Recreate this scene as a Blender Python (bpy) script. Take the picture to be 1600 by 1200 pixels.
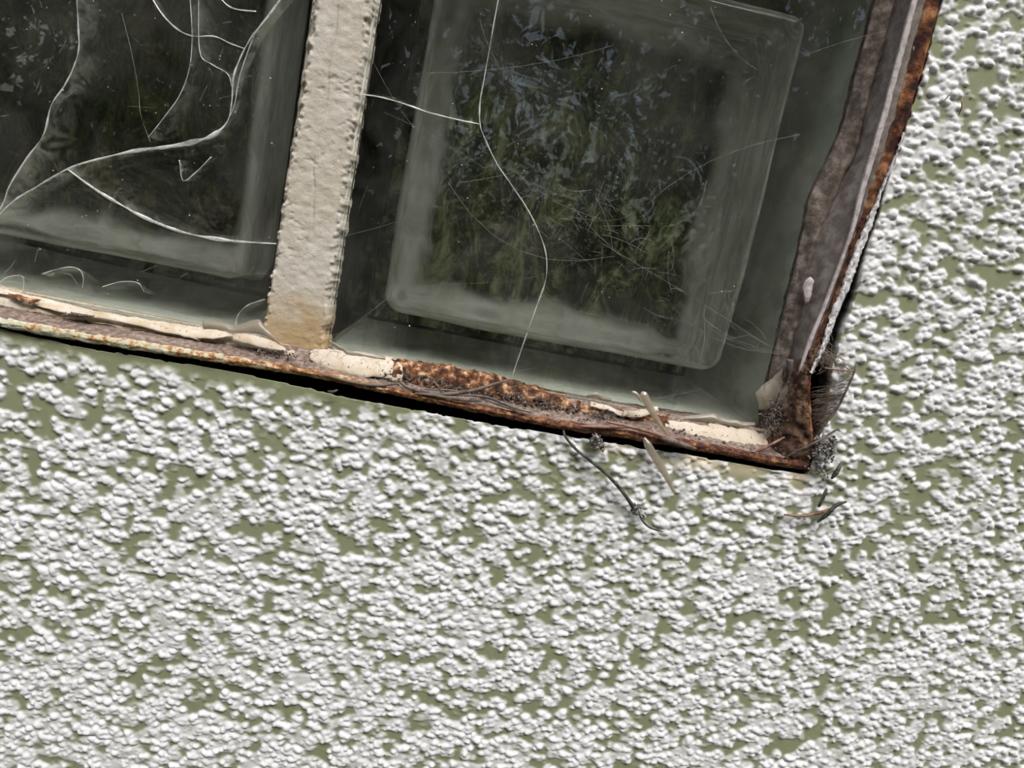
import bpy, math, random
import numpy as np
from mathutils import Vector, Matrix, noise as mnoise

random.seed(7); np.random.seed(7)
for o in list(bpy.data.objects): bpy.data.objects.remove(o, do_unlink=True)
scene = bpy.context.scene
COL = scene.collection

# ------------------------------------------------------------------ camera, light, exposure
F_PX = 1155.0
_v1 = np.array([-1200.0, 5900.0]); _s = .186
_X = -F_PX * F_PX / (_v1[0] + _v1[1] * _s)
D1 = np.array([_X, _X * _s, F_PX]); D1 /= np.linalg.norm(D1)          # world +X seen from the camera
D2 = np.array([_v1[0], _v1[1], F_PX]); D2 /= np.linalg.norm(D2)       # world -Z
DN = np.cross(D1, D2)                                                  # world +Y (into the wall)
CAM = np.array([0.05141, -0.300, 0.05852])
cam_d = bpy.data.cameras.new('camera'); cam = bpy.data.objects.new('camera', cam_d); COL.objects.link(cam)
cam_d.sensor_width = 36; cam_d.lens = 36 * F_PX / 1600; cam_d.clip_start = .005; cam_d.clip_end = 200
rx = (D1[0], DN[0], -D2[0]); dy = (D1[1], DN[1], -D2[1]); fz = (D1[2], DN[2], -D2[2])
M4 = Matrix(((rx[0], -dy[0], -fz[0], CAM[0]), (rx[1], -dy[1], -fz[1], CAM[1]), (rx[2], -dy[2], -fz[2], CAM[2]), (0, 0, 0, 1)))
cam.matrix_world = M4
scene.camera = cam

world = bpy.data.worlds.new('sky'); scene.world = world; world.use_nodes = True
wn = world.node_tree; wn.nodes.clear()
sky = wn.nodes.new('ShaderNodeTexSky'); sky.sky_type = 'NISHITA'; sky.sun_disc = False
sky.sun_elevation = math.radians(58); sky.sun_rotation = math.radians(200); sky.air_density = 1.0; sky.dust_density = 2.5
bgn = wn.nodes.new('ShaderNodeBackground'); bgn.inputs['Strength'].default_value = .16
wo = wn.nodes.new('ShaderNodeOutputWorld')
wn.links.new(sky.outputs[0], bgn.inputs[0]); wn.links.new(bgn.outputs[0], wo.inputs[0])

sun_d = bpy.data.lights.new('sun', 'SUN'); sun = bpy.data.objects.new('sun', sun_d); COL.objects.link(sun)
sun_d.energy = 3.0; sun_d.angle = math.radians(28); sun_d.color = (1, .975, .93)
sun_dir = Vector((.20, -.58, .80)).normalized()
sun.rotation_euler = sun_dir.to_track_quat('Z', 'Y').to_euler()

vs = scene.view_settings
vs.view_transform = 'Standard'; vs.look = 'None'; vs.gamma = 1; vs.exposure = 0.30; vs.use_curve_mapping = False
scene.cycles.max_bounces = 12; scene.cycles.transmission_bounces = 12; scene.cycles.transparent_max_bounces = 16
scene.cycles.sample_clamp_indirect = 25

# ------------------------------------------------------------------ helpers
def at(x, y, n=0.0):
    """photo pixel -> point on the plane n metres in front of the glass."""
    r = np.array([x - 800., y - 600., F_PX])
    d = np.array([r @ D1, r @ DN, -(r @ D2)])
    t = (-n - CAM[1]) / d[1]
    return CAM + d * t

def tab(xs, ys):
    xs = np.array(xs, float); ys = np.array(ys, float)
    return lambda q: np.interp(q, xs, ys)

class Noise2:
    def __init__(s, seed): s.t = np.random.RandomState(seed).rand(256, 256)
    def __call__(s, u, v):
        iu = np.floor(u).astype(int); iv = np.floor(v).astype(int); fu = u - iu; fv = v - iv
        fu = fu * fu * (3 - 2 * fu); fv = fv * fv * (3 - 2 * fv)
        a = s.t[iu % 256, iv % 256]; b = s.t[(iu + 1) % 256, iv % 256]; c = s.t[iu % 256, (iv + 1) % 256]; d = s.t[(iu + 1) % 256, (iv + 1) % 256]
        return (a * (1 - fu) + b * fu) * (1 - fv) + (c * (1 - fu) + d * fu) * fv
def fbm(nz, u, v, octs=4):
    r = 0; a = .5
    for k in range(octs): r = r + a * nz(u * 2 ** k + 17 * k, v * 2 ** k + 5 * k); a *= .5
    return r
def sstep(a, b, x):
    t = np.clip((x - a) / (b - a), 0, 1); return t * t * (3 - 2 * t)

def mesh_np(name, V, Fq, mat, parent=None, smooth=True, tri=False):
    V = np.asarray(V, np.float32); Fq = np.asarray(Fq, np.int32)
    k = Fq.shape[1]
    me = bpy.data.meshes.new(name)
    me.vertices.add(len(V)); me.vertices.foreach_set('co', V.ravel())
    me.loops.add(Fq.size); me.loops.foreach_set('vertex_index', Fq.ravel())
    me.polygons.add(len(Fq)); me.polygons.foreach_set('loop_start', np.arange(0, Fq.size, k, dtype=np.int32))
    me.polygons.foreach_set('loop_total', np.full(len(Fq), k, np.int32))
    if smooth: me.polygons.foreach_set('use_smooth', np.ones(len(Fq), bool))
    me.update(calc_edges=True); me.validate()
    me.materials.append(mat)
    o = bpy.data.objects.new(name, me); COL.objects.link(o)
    if parent: o.parent = parent
    return o

def mesh_py(name, V, Fs, mat, parent=None, smooth=True):
    me = bpy.data.meshes.new(name); me.from_pydata([tuple(map(float, v)) for v in V], [], Fs); me.update()
    if smooth: me.polygons.foreach_set('use_smooth', [True] * len(me.polygons))
    me.materials.append(mat)
    o = bpy.data.objects.new(name, me); COL.objects.link(o)
    if parent: o.parent = parent
    return o

def empty(name, loc, parent=None):
    o = bpy.data.objects.new(name, None); COL.objects.link(o); o.location = loc; o.empty_display_size = .01
    if parent: o.parent = parent
    return o

def tag(o, label=None, cat=None, group=None, kind=None):
    if label: o['label'] = label
    if cat: o['category'] = cat
    if group: o['group'] = group
    if kind: o['kind'] = kind
    return o

def grid_faces(nr, nc, mask=None):
    i = np.arange(nr * nc).reshape(nr, nc)
    q = np.stack([i[:-1, :-1], i[:-1, 1:], i[1:, 1:], i[1:, :-1]], -1).reshape(-1, 4)
    return q

def smooth_path(P, per=8):
    """Catmull-Rom through the points."""
    P = [np.array(p, float) for p in P]
    if len(P) < 3:
        return [P[0] + (P[1] - P[0]) * t for t in np.linspace(0, 1, per + 1)]
    Q = [2 * P[0] - P[1]] + P + [2 * P[-1] - P[-2]]; out = []
    for i in range(1, len(Q) - 2):
        a, b, c, d = Q[i - 1], Q[i], Q[i + 1], Q[i + 2]
        for t in np.linspace(0, 1, per, endpoint=False):
            out.append(.5 * ((2 * b) + (-a + c) * t + (2 * a - 5 * b + 4 * c - d) * t * t + (-a + 3 * b - 3 * c + d) * t ** 3))
    out.append(P[-1]); return out

def tube_geo(P, R, sides=6, V=None, Fs=None, flat=1.0):
    V = [] if V is None else V; Fs = [] if Fs is None else Fs
    n = len(P); base = len(V); up = np.array([0, -1., 0])
    for i, p in enumerate(P):
        t = P[min(i + 1, n - 1)] - P[max(i - 1, 0)]; t = t / (np.linalg.norm(t) + 1e-12)
        a = np.cross(t, up)
        if np.linalg.norm(a) < .1: a = np.cross(t, np.array([1., 0, 0]))
        a /= np.linalg.norm(a); b = np.cross(a, t)
        r = R[i] if hasattr(R, '__len__') else R
        for k in range(sides):
            an = 2 * math.pi * k / sides
            V.append(p + a * r * math.cos(an) + b * r * flat * math.sin(an))
    for i in range(n - 1):
        for k in range(sides):
            k2 = (k + 1) % sides
            Fs.append((base + i * sides + k, base + i * sides + k2, base + (i + 1) * sides + k2, base + (i + 1) * sides + k))
    Fs.append(tuple(base + k for k in range(sides))[::-1]); Fs.append(tuple(base + (n - 1) * sides + k for k in range(sides)))
    return V, Fs

def tube(name, P, R, mat, parent=None, sides=6, per=8, rough=0, flat=1.0, taper=None):
    P = smooth_path(P, per); n = len(P)
    if taper is None: taper = lambda t: 1 - .55 * abs(2 * t - 1) ** 3
    RR = [R * taper(i / (n - 1)) * (1 + rough * (random.random() - .5)) for i in range(n)]
    V, Fs = tube_geo(P, RR, sides, flat=flat)
    return mesh_py(name, V, Fs, mat, parent)

def noisy(V, amp, freq, seed=0):
    off = Vector((seed * 3.1, seed * 7.7, seed * 1.3))
    return [np.array(v) + amp * np.array(mnoise.noise_vector(Vector(v) * freq + off)) for v in V]

def loft(name, rows, mat, parent=None, per=6, sub=3, amp=0., freq=200., seed=0, closed_ends=True, amp2=0., freq2=900.):
    """skin through rows of points (same count in each row); smooth along the row, linear across."""
    R = [smooth_path(r, per) for r in rows]
    R2 = []
    for a, b in zip(R[:-1], R[1:]):
        for k in range(sub): t = k / sub; R2.append([p * (1 - t) + q * t for p, q in zip(a, b)])
    R2.append(R[-1])
    V = [p for r in R2 for p in r]
    if amp: V = noisy(V, amp, freq, seed)
    if amp2: V = noisy(V, amp2, freq2, seed + 9)
    nr, nc = len(R2), len(R2[0])
    return mesh_np(name, V, grid_faces(nr, nc), mat, parent)

# ------------------------------------------------------------------ materials
def M(name):
    m = bpy.data.materials.new(name); m.use_nodes = True; nt = m.node_tree; nt.nodes.clear()
    out = nt.nodes.new('ShaderNodeOutputMaterial'); return m, nt, out
def N(nt, t, **kw):
    n = nt.nodes.new(t)
    for k, v in kw.items():
        if k in n.inputs: n.inputs[k].default_value = v
        else: setattr(n, k, v)
    return n
def L(nt, a, b): nt.links.new(a, b)
def coords(nt):
    return N(nt, 'ShaderNodeTexCoord').outputs['Object']
def nz(nt, scale, detail=6, rough=.6, src=None, dist=0.):
    n = N(nt, 'ShaderNodeTexNoise', Scale=scale, Detail=detail, Roughness=rough, Distortion=dist)
    L(nt, src or coords(nt), n.inputs['Vector']); return n.outputs['Fac']
def ramp(nt, fac, stops):
    r = N(nt, 'ShaderNodeValToRGB'); cr = r.color_ramp
    while len(cr.elements) < len(stops): cr.elements.new(.5)
    for e, (p, c) in zip(cr.elements, stops): e.position = p; e.color = (*c, 1) if len(c) == 3 else c
    L(nt, fac, r.inputs[0]); return r.outputs[0]
def mix(nt, fac, a, b):
    m = N(nt, 'ShaderNodeMix', data_type='RGBA')
    if isinstance(fac, (int, float)): m.inputs[0].default_value = fac
    else: L(nt, fac, m.inputs[0])
    for s, v in ((m.inputs[6], a), (m.inputs[7], b)):
        if isinstance(v, tuple): s.default_value = (*v, 1)
        else: L(nt, v, s)
    return m.outputs[2]
def bump(nt, h, strength=.4, dist=.0005):
    b = N(nt, 'ShaderNodeBump', Strength=strength, Distance=dist); L(nt, h, b.inputs['Height']); return b.outputs[0]
def pbsdf(nt, out, col, rough=.8, normal=None, spec=.3):
    p = N(nt, 'ShaderNodeBsdfPrincipled'); p.inputs['Roughness'].default_value = rough
    p.inputs['Specular IOR Level'].default_value = spec
    if isinstance(col, tuple): p.inputs['Base Color'].default_value = (*col, 1)
    else: L(nt, col, p.inputs['Base Color'])
    if normal: L(nt, normal, p.inputs['Normal'])
    L(nt, p.outputs[0], out.inputs[0]); return p

def simple(name, c1, c2, scale=300, rough=.8, bscale=900, bs=.4, spec=.3, c3=None):
    m, nt, out = M(name)
    st = [(.41, c1), (.54, c2)] + ([(.64, c3)] if c3 else [])
    pbsdf(nt, out, ramp(nt, nz(nt, scale), st), rough, bump(nt, nz(nt, bscale), bs, .0004), spec); return m

# stucco: green wall paint, white roughcast grains on top (paint amount stored per vertex)
mat_stucco, nt, out = M('stucco')
a = N(nt, 'ShaderNodeAttribute', attribute_name='grain')
g = mix(nt, nz(nt, 45), (.20, .215, .12), (.255, .27, .16))
w = mix(nt, nz(nt, 30), (.62, .62, .62), (.75, .75, .765))
c = mix(nt, a.outputs['Fac'], g, w)
a2 = N(nt, 'ShaderNodeAttribute', attribute_name='stain')
c = mix(nt, a2.outputs['Fac'], c, (.60, .52, .36))
pbsdf(nt, out, c, .62, bump(nt, nz(nt, 2200), .25, .0003), .35)

mat_mortar, nt, out = M('mortar')
a = N(nt, 'ShaderNodeAttribute', attribute_name='stain')
c = ramp(nt, nz(nt, 160, 8), [(.3, (.46, .42, .36)), (.6, (.56, .525, .46)), (.8, (.63, .60, .54))])
c = mix(nt, a.outputs['Fac'], c, (.40, .29, .16))
pbsdf(nt, out, c, .9, bump(nt, nz(nt, 1500, 8), .5, .0005), .15)

mat_glass, nt, out = M('glass')
gl = N(nt, 'ShaderNodeBsdfGlass', IOR=1.50, Roughness=0.0); gl.inputs['Color'].default_value = (.972, .986, .968, 1)
L(nt, gl.outputs[0], out.inputs[0])

mat_coat = simple('edge_coating', (.60, .63, .56), (.78, .80, .74), 60, .55, 400, .3)
def grime_reflect(name, stops, scale):
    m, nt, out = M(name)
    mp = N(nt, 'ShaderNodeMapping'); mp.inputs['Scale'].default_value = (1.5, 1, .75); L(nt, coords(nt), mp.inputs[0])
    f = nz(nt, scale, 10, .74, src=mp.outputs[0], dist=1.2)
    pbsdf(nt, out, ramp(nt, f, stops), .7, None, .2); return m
mat_grime1 = grime_reflect('grime_brown', [(.40, (.006, .008, .009)), (.49, (.045, .042, .026)), (.57, (.17, .135, .05)), (.68, (.30, .26, .19))], 42)
mat_green_reflect = grime_reflect('reflect_green', [(.40, (.010, .012, .009)), (.48, (.06, .07, .03)), (.54, (.34, .36, .13)), (.63, (.80, .81, .48))], 44)  # green garden reflections painted into the back film of the right block

def glassy(name, col, diff, rough=.12, transp=.5):
    m, nt, out = M(name)
    d = N(nt, 'ShaderNodeBsdfDiffuse'); d.inputs[0].default_value = (*col, 1)
    tl = N(nt, 'ShaderNodeBsdfTranslucent'); tl.inputs[0].default_value = (*col, 1)
    g = N(nt, 'ShaderNodeBsdfGlossy', Roughness=rough)
    t = N(nt, 'ShaderNodeBsdfTransparent')
    a = N(nt, 'ShaderNodeAddShader') ; mm = N(nt, 'ShaderNodeMixShader', Fac=.5); L(nt, d.outputs[0], mm.inputs[1]); L(nt, tl.outputs[0], mm.inputs[2])
    m2 = N(nt, 'ShaderNodeMixShader', Fac=1 - diff); L(nt, mm.outputs[0], m2.inputs[1]); L(nt, g.outputs[0], m2.inputs[2])
    m3 = N(nt, 'ShaderNodeMixShader', Fac=transp); L(nt, m2.outputs[0], m3.inputs[1]); L(nt, t.outputs[0], m3.inputs[2])
    L(nt, m3.outputs[0], out.inputs[0]); return m
mat_crack, nt, out = M('crack_edge')
d = N(nt, 'ShaderNodeBsdfDiffuse'); d.inputs[0].default_value = (.80, .82, .78, 1); g = N(nt, 'ShaderNodeBsdfGlossy', Roughness=.2); t = N(nt, 'ShaderNodeBsdfTransparent')
m1 = N(nt, 'ShaderNodeMixShader', Fac=.3); L(nt, d.outputs[0], m1.inputs[1]); L(nt, g.outputs[0], m1.inputs[2])
m2 = N(nt, 'ShaderNodeMixShader'); L(nt, ramp(nt, nz(nt, 110, 5, .7), [(.38, (.12,) * 3), (.62, (.80,) * 3)]), m2.inputs[0]); L(nt, m1.outputs[0], m2.inputs[1]); L(nt, t.outputs[0], m2.inputs[2])
L(nt, m2.outputs[0], out.inputs[0])
mat_crackface, nt, out = M('crack_face')
d = N(nt, 'ShaderNodeBsdfDiffuse'); d.inputs[0].default_value = (.62, .62, .52, 1); tl = N(nt, 'ShaderNodeBsdfTranslucent'); tl.inputs[0].default_value = (.62, .62, .52, 1)
g = N(nt, 'ShaderNodeBsdfGlossy', Roughness=.18); t = N(nt, 'ShaderNodeBsdfTransparent')
m1 = N(nt, 'ShaderNodeMixShader', Fac=.5); L(nt, d.outputs[0], m1.inputs[1]); L(nt, tl.outputs[0], m1.inputs[2])
m2 = N(nt, 'ShaderNodeMixShader', Fac=.45); L(nt, m1.outputs[0], m2.inputs[1]); L(nt, g.outputs[0], m2.inputs[2])
fa = N(nt, 'ShaderNodeAttribute', attribute_name='fade'); fd = N(nt, 'ShaderNodeMath', operation='MULTIPLY')
m3 = N(nt, 'ShaderNodeMixShader'); L(nt, ramp(nt, nz(nt, 140, 5, .6, dist=1.5), [(.40, (.06,) * 3), (.66, (.75,) * 3)]), fd.inputs[0]); L(nt, fa.outputs['Fac'], fd.inputs[1]); L(nt, fd.outputs[0], m3.inputs[0]); L(nt, t.outputs[0], m3.inputs[1]); L(nt, m2.outputs[0], m3.inputs[2])
L(nt, m3.outputs[0], out.inputs[0])
mat_innerfilm, nt, out = M('cavity_film')
a = N(nt, 'ShaderNodeAttribute', attribute_name='film')
mp = N(nt, 'ShaderNodeMapping'); mp.inputs['Scale'].default_value = (1, 5, 1); L(nt, coords(nt), mp.inputs[0])
c = ramp(nt, nz(nt, 60, 6, .6, src=mp.outputs[0], dist=.8), [(.38, (.62, .61, .55)), (.52, (.80, .79, .74)), (.64, (.93, .92, .88))])
d = N(nt, 'ShaderNodeBsdfDiffuse'); tl = N(nt, 'ShaderNodeBsdfTranslucent'); L(nt, c, d.inputs[0]); L(nt, c, tl.inputs[0])
g = N(nt, 'ShaderNodeBsdfGlossy', Roughness=.22); t = N(nt, 'ShaderNodeBsdfTransparent')
m1 = N(nt, 'ShaderNodeMixShader', Fac=.1); L(nt, d.outputs[0], m1.inputs[1]); L(nt, tl.outputs[0], m1.inputs[2])
m2 = N(nt, 'ShaderNodeMixShader', Fac=.15); L(nt, m1.outputs[0], m2.inputs[1]); L(nt, g.outputs[0], m2.inputs[2])
m3 = N(nt, 'ShaderNodeMixShader'); L(nt, a.outputs['Fac'], m3.inputs[0]); L(nt, t.outputs[0], m3.inputs[1]); L(nt, m2.outputs[0], m3.inputs[2])
L(nt, m3.outputs[0], out.inputs[0])
mat_haze, nt, out = M('glass_dust')
f = ramp(nt, nz(nt, 26, 7, .62, dist=.7), [(.38, (.004,) * 3), (.66, (.05,) * 3)])
d = N(nt, 'ShaderNodeBsdfDiffuse'); d.inputs[0].default_value = (.62, .62, .55, 1); t = N(nt, 'ShaderNodeBsdfTransparent')
m1 = N(nt, 'ShaderNodeMixShader'); L(nt, f, m1.inputs[0]); L(nt, t.outputs[0], m1.inputs[1]); L(nt, d.outputs[0], m1.inputs[2]); L(nt, m1.outputs[0], out.inputs[0])
mat_thread = glassy('web_thread', (.75, .75, .70), .95, .4, .45)
mat_webdark = glassy('web_dirty', (.42, .35, .28), .95, .4, .2)
mat_film = glassy('paint_film', (.40, .35, .26), .9, .4, .30)

mat_putty, nt, out = M('putty')
v = N(nt, 'ShaderNodeTexVoronoi', Scale=170, feature='DISTANCE_TO_EDGE'); 
cdist = N(nt, 'ShaderNodeTexNoise', Scale=120, Detail=4); cc = coords(nt); L(nt, cc, cdist.inputs['Vector'])
vm = N(nt, 'ShaderNodeVectorMath', operation='MULTIPLY_ADD'); L(nt, cdist.outputs['Color'], vm.inputs[0]); vm.inputs[1].default_value = (.008,) * 3; L(nt, cc, vm.inputs[2]); L(nt, vm.outputs[0], v.inputs['Vector'])
crk = ramp(nt, v.outputs['Distance'], [(.0, (1, 1, 1)), (.022, (0, 0, 0))])
msk = ramp(nt, nz(nt, 28, 3), [(.52, (0, 0, 0)), (.6, (1, 1, 1))])
cm = N(nt, 'ShaderNodeMix', data_type='RGBA', blend_type='MULTIPLY'); cm.inputs[0].default_value = 1; L(nt, crk, cm.inputs[6]); L(nt, msk, cm.inputs[7])
base = ramp(nt, nz(nt, 90, 6), [(.32, (.40, .31, .20)), (.5, (.50, .43, .34)), (.72, (.57, .515, .45))])
base = mix(nt, cm.outputs[2], base, (.16, .12, .09))
spk = ramp(nt, nz(nt, 900, 2), [(.64, (0, 0, 0)), (.69, (1, 1, 1))])
base = mix(nt, spk, base, (.12, .08, .06))
pbsdf(nt, out, base, .75, bump(nt, nz(nt, 700), .35, .0004), .25)

mat_brown = simple('brown_paint', (.125, .088, .070), (.21, .155, .125), 500, .75, 1800, .5, .25, (.29, .235, .195))
mat_rust = simple('rust', (.035, .018, .015), (.15, .058, .026), 190, .9, 900, .9, .15, (.33, .16, .075))
mat_rustscale = simple('rust_scale', (.035, .02, .015), (.17, .075, .035), 260, .92, 900, 1.0, .1, (.52, .33, .20))
mat_corner = simple('corner_rust', (.04, .026, .02), (.12, .07, .045), 240, .92, 900, 1.0, .1, (.26, .17, .11))
mat_greypaint = simple('grey_paint', (.13, .105, .09), (.20, .17, .15), 220, .6, 1200, .35, .35, (.26, .23, .205))
mat_dkbrown = simple('dirty_brown', (.075, .06, .05), (.15, .12, .10), 260, .8, 1400, .5, .25, (.24, .20, .175))
mat_ridge = simple('pale_ridge', (.33, .29, .28), (.50, .45, .44), 400, .55, 1500, .4, .4)

# lip: cream-green paint, rust breaking through more and more towards the corner
mat_lip, nt, out = M('lip_paint')
f = nz(nt, 330, 8, .72); sx = N(nt, 'ShaderNodeSeparateXYZ'); L(nt, coords(nt), sx.inputs[0])
mr = N(nt, 'ShaderNodeMapRange'); L(nt, sx.outputs[0], mr.inputs[0]); mr.inputs[1].default_value = -.13; mr.inputs[2].default_value = .10; mr.inputs[3].default_value = -.10; mr.inputs[4].default_value = .21
ad = N(nt, 'ShaderNodeMath', operation='ADD'); L(nt, f, ad.inputs[0]); L(nt, mr.outputs[0], ad.inputs[1])
col = ramp(nt, ad.outputs[0], [(.42, (.50, .50, .39)), (.49, (.54, .47, .30)), (.55, (.40, .20, .085)), (.66, (.16, .07, .035)), (.76, (.07, .03, .025))])
pbsdf(nt, out, col, .85, bump(nt, nz(nt, 1000), .9, .0006), .15)

mat_needle = simple('needle', (.060, .045, .038), (.15, .115, .095), 300, .6, 1500, .4, .35)
mat_needle_red = simple('needle_brown', (.13, .065, .045), (.26, .15, .10), 300, .55, 1500, .4, .35)
mat_needle_black = simple('needle_black', (.025, .024, .02), (.085, .08, .065), 300, .55, 1500, .4, .35)
mat_straw = glassy('straw', (.50, .42, .31), .75, .25, .30)
mat_dirt = simple('dirt', (.05, .04, .034), (.14, .11, .095), 700, .95, 1500, 1, .1, (.30, .26, .23))
mat_greybits = simple('grey_fluff', (.07, .06, .055), (.22, .20, .185), 700, .95, 2000, 1, .1, (.5, .48, .45))
mat_plaster = simple('plaster_sliver', (.50, .47, .46), (.74, .72, .72), 500, .85, 1600, .8, .2)
mat_dark = simple('dark_light_stop', (.012, .011, .010), (.03, .027, .024), 60, .95, 400, .4, .1)
mat_speck = simple('dust', (.55, .53, .48), (.8, .78, .74), 900, .9, 900, .1)
mat_leafA, nt, out = M('foliage')
oi = N(nt, 'ShaderNodeAttribute', attribute_name='tone')
col = ramp(nt, oi.outputs['Fac'], [(0, (.015, .025, .010)), (.5, (.10, .135, .03)), (1, (.42, .46, .11))])
d = N(nt, 'ShaderNodeBsdfDiffuse'); t = N(nt, 'ShaderNodeBsdfTranslucent'); L(nt, col, d.inputs[0]); L(nt, col, t.inputs[0])
mm = N(nt, 'ShaderNodeMixShader', Fac=.55); L(nt, d.outputs[0], mm.inputs[1]); L(nt, t.outputs[0], mm.inputs[2]); L(nt, mm.outputs[0], out.inputs[0])
mat_ground = simple('garden_soil', (.07, .06, .035), (.14, .15, .06), 3, .95, 30, .5)

# ------------------------------------------------------------------ the wall
WN = .0160                                   # stucco base plane in front of the glass plane
lip_bot = [(0, 510), (100, 529), (200, 545), (320, 563), (400, 575), (500, 591), (600, 614), (700, 635), (780, 651), (860, 668), (950, 681), (1060, 699), (1140, 713), (1200, 725), (1245, 735)]
gap_px = [3, 7, 8, 10, 12, 19, 17, 14, 13, 9, 9, 9, 7, 6, 3]
E_b = np.array([at(x, y + g, WN) for (x, y), g in zip(lip_bot, gap_px)])
right_edge = [(1472, -12), (1445, 100), (1414, 200), (1401, 240), (1381, 300), (1368, 352), (1351, 400), (1339, 450), (1327, 490), (1314, 520), (1309, 545), (1298, 575), (1296, 605), (1289, 640), (1281, 668), (1273, 702), (1266, 730)]
E_r = np.array([at(x, y, WN) for x, y in right_edge])
vb = tab(E_b[:, 0], E_b[:, 2])
_o = np.argsort(E_r[:, 2]); ur = tab(E_r[_o, 2], E_r[_o, 0])

def build_wall():
    h = .0005
    cu = np.arange(-.165, .395, h); cv = np.arange(-.245, .215, h)
    NU, NV = len(cu), len(cv)
    U, V = np.meshgrid(cu, cv, indexing='ij')
    n1, n2, n3, n4 = Noise2(1), Noise2(2), Noise2(3), Noise2(4)
    H = np.zeros((NU, NV))
    rs = np.random.RandomState(5)
    # lumps of roughcast: a nearly closed coat of grains with lens-shaped bare patches of green
    dens = fbm(n1, U / .0037, V / .0022, 2) + .24 * fbm(n3, U / .014, V / .008, 2)
    so = np.sort(dens.ravel()[::97]); dens = np.interp(dens, so, np.linspace(0, 1, len(so)))     # evenly spread 0..1
    cover = .63 + .12 * sstep(-.06, -.2, V) - .08 * sstep(.17, .30, U) * sstep(-.14, .0, V) - .07 * sstep(.05, -.12, U) * sstep(-.12, -.02, V)
    dens = dens - (1 - cover)                                                                       # > 0 inside the coat
    cnt = 84000
    pu = rs.rand(cnt) * (cu[-1] - cu[0]) + cu[0]; pv = rs.rand(cnt) * (cv[-1] - cv[0]) + cv[0]
    rr = .00052 + .00088 * rs.rand(cnt) ** 2.0
    iu = np.clip(((pu - cu[0]) / h).astype(int), 0, NU - 1); iv = np.clip(((pv - cv[0]) / h).astype(int), 0, NV - 1)
    keep = dens[iu, iv] + .22 * (rs.rand(cnt) - .5) > .03
    # wet skim joining the grains
    H = np.maximum(H, .00048 * sstep(-.12, .24, dens + .16 * (n2(U / .0022, V / .0018) - .5)))
    wob = 1 + .7 * (n4(U / .0011, V / .0011) - .5)
    asp = 1 + .45 * rs.rand(cnt); an = (rs.rand(cnt) - .5) * 1.2; hh = rr * (.50 + .60 * rs.rand(cnt))
    big = rs.rand(cnt) < .03; rr = np.where(big, rr * 1.35, rr)
    W = 7
    for k in np.nonzero(keep)[0]:
        i, j = iu[k], iv[k]
        if i < W or j < W or i >= NU - W or j >= NV - W: continue
        su = U[i - W:i + W + 1, j - W:j + W + 1] - pu[k]; sv = V[i - W:i + W + 1, j - W:j + W + 1] - pv[k]
        c, s = math.cos(an[k]), math.sin(an[k])
        a = (su * c + sv * s) / (rr[k] * asp[k]); b = (-su * s + sv * c) / (rr[k])
        d = (a * a + b * b) * wob[i - W:i + W + 1, j - W:j + W + 1]
        pr = np.where(d < 1, hh[k] * np.sqrt(np.maximum(1 - d, 0)) + .00025, 0)
        blk = H[i - W:i + W + 1, j - W:j + W + 1]
        np.maximum(blk, pr + .25 * blk, out=blk)
    # no grains where the plaster was smoothed along the frame on the left
    sb = vb(U) - V
    calm = sstep(.0015, .0075, sb + .003 * (n3(U / .006, V / .006) - .5)) * sstep(.05, .0, U) + sstep(.05 - .05, .05, U)
    calm = np.clip(np.where((sb < .02) & (sb > -.003), calm, 1), 0, 1)
    H = H * calm
    # overspray colour: white on and just above the grains
    sh = 1
    Hs = np.maximum(H, np.concatenate([np.zeros((NU, sh)), H[:, :-sh]], 1) * .9)
    blur = Hs
    for ax in (0, 1): blur = .30 * blur + .22 * (np.roll(blur, 1, ax) + np.roll(blur, -1, ax)) + .13 * (np.roll(blur, 2, ax) + np.roll(blur, -2, ax))
    grain = sstep(.00002, .00072, blur + .00025 * (n4(U / .0016, V / .0016) - .5))
    grain = grain * (.25 + .75 * calm)
    H = H + .00010 * n3(U / .004, V / .004) + .00022 * (fbm(n2, U / .03, V / .03) - .5)
    # cream, stained plaster just below the corner
    stain = .75 * sstep(.009, .001, sb) * sstep(.10, .15, U) * sstep(.33, .5, n3(U / .012, V / .01)) * (U < .205) * (V < -.004)
    # extend to the sides with coarser rows (mirrored relief), so that the wall goes on
    def ext(c, lim=1.3, top=False):
        out = []
        for sign in (-1, 1):
            near = not (top and sign > 0)
            x, st, d, r = (c[0] if sign < 0 else c[-1]), .0011, 0., []
            while d < lim: d += st; st *= 1.0 if d < (.11 if near else .01) else 1.35; r.append(x + sign * d)
            out.append(np.array(r[::-1] if sign < 0 else r))
        return out
    ul, uh = ext(cu); vl, vh = ext(cv, 2.8, True)
    AU = np.concatenate([ul, cu, uh]); AV = np.concatenate([vl, cv, vh])
    vl_z = -1.02
    AV = np.maximum(AV, vl_z)
    def idx(A, c, n):
        k = np.round((A - c[0]) / h).astype(int); k = np.abs(k); p = 2 * (n - 1); k = k % p; return np.where(k >= n, p - k, k)
    iu = idx(AU, cu, NU); iv = idx(AV, cv, NV)
    Hx = H[np.ix_(iu, iv)]; G = grain[np.ix_(iu, iv)]; S = stain[np.ix_(iu, iv)]
    UU, VV = np.meshgrid(AU, AV, indexing='ij')
    S[(UU < cu[0]) | (UU > cu[-1]) | (VV < cv[0]) | (VV > cv[-1])] = 0
    rag = .0007 * (n4(UU / .0025, VV / .0025) - .5) + .0005 * (n2(UU / .009, VV / .009) - .5)
    s = np.minimum(np.minimum(VV - vb(UU), ur(VV) - UU), np.minimum(UU + .2335, .2115 - VV)) + rag
    drop = sstep(-.0001, .0009, s)
    NN = WN + Hx * (1 - sstep(-.0012, .0002, s) * .5) - drop * .030
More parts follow.
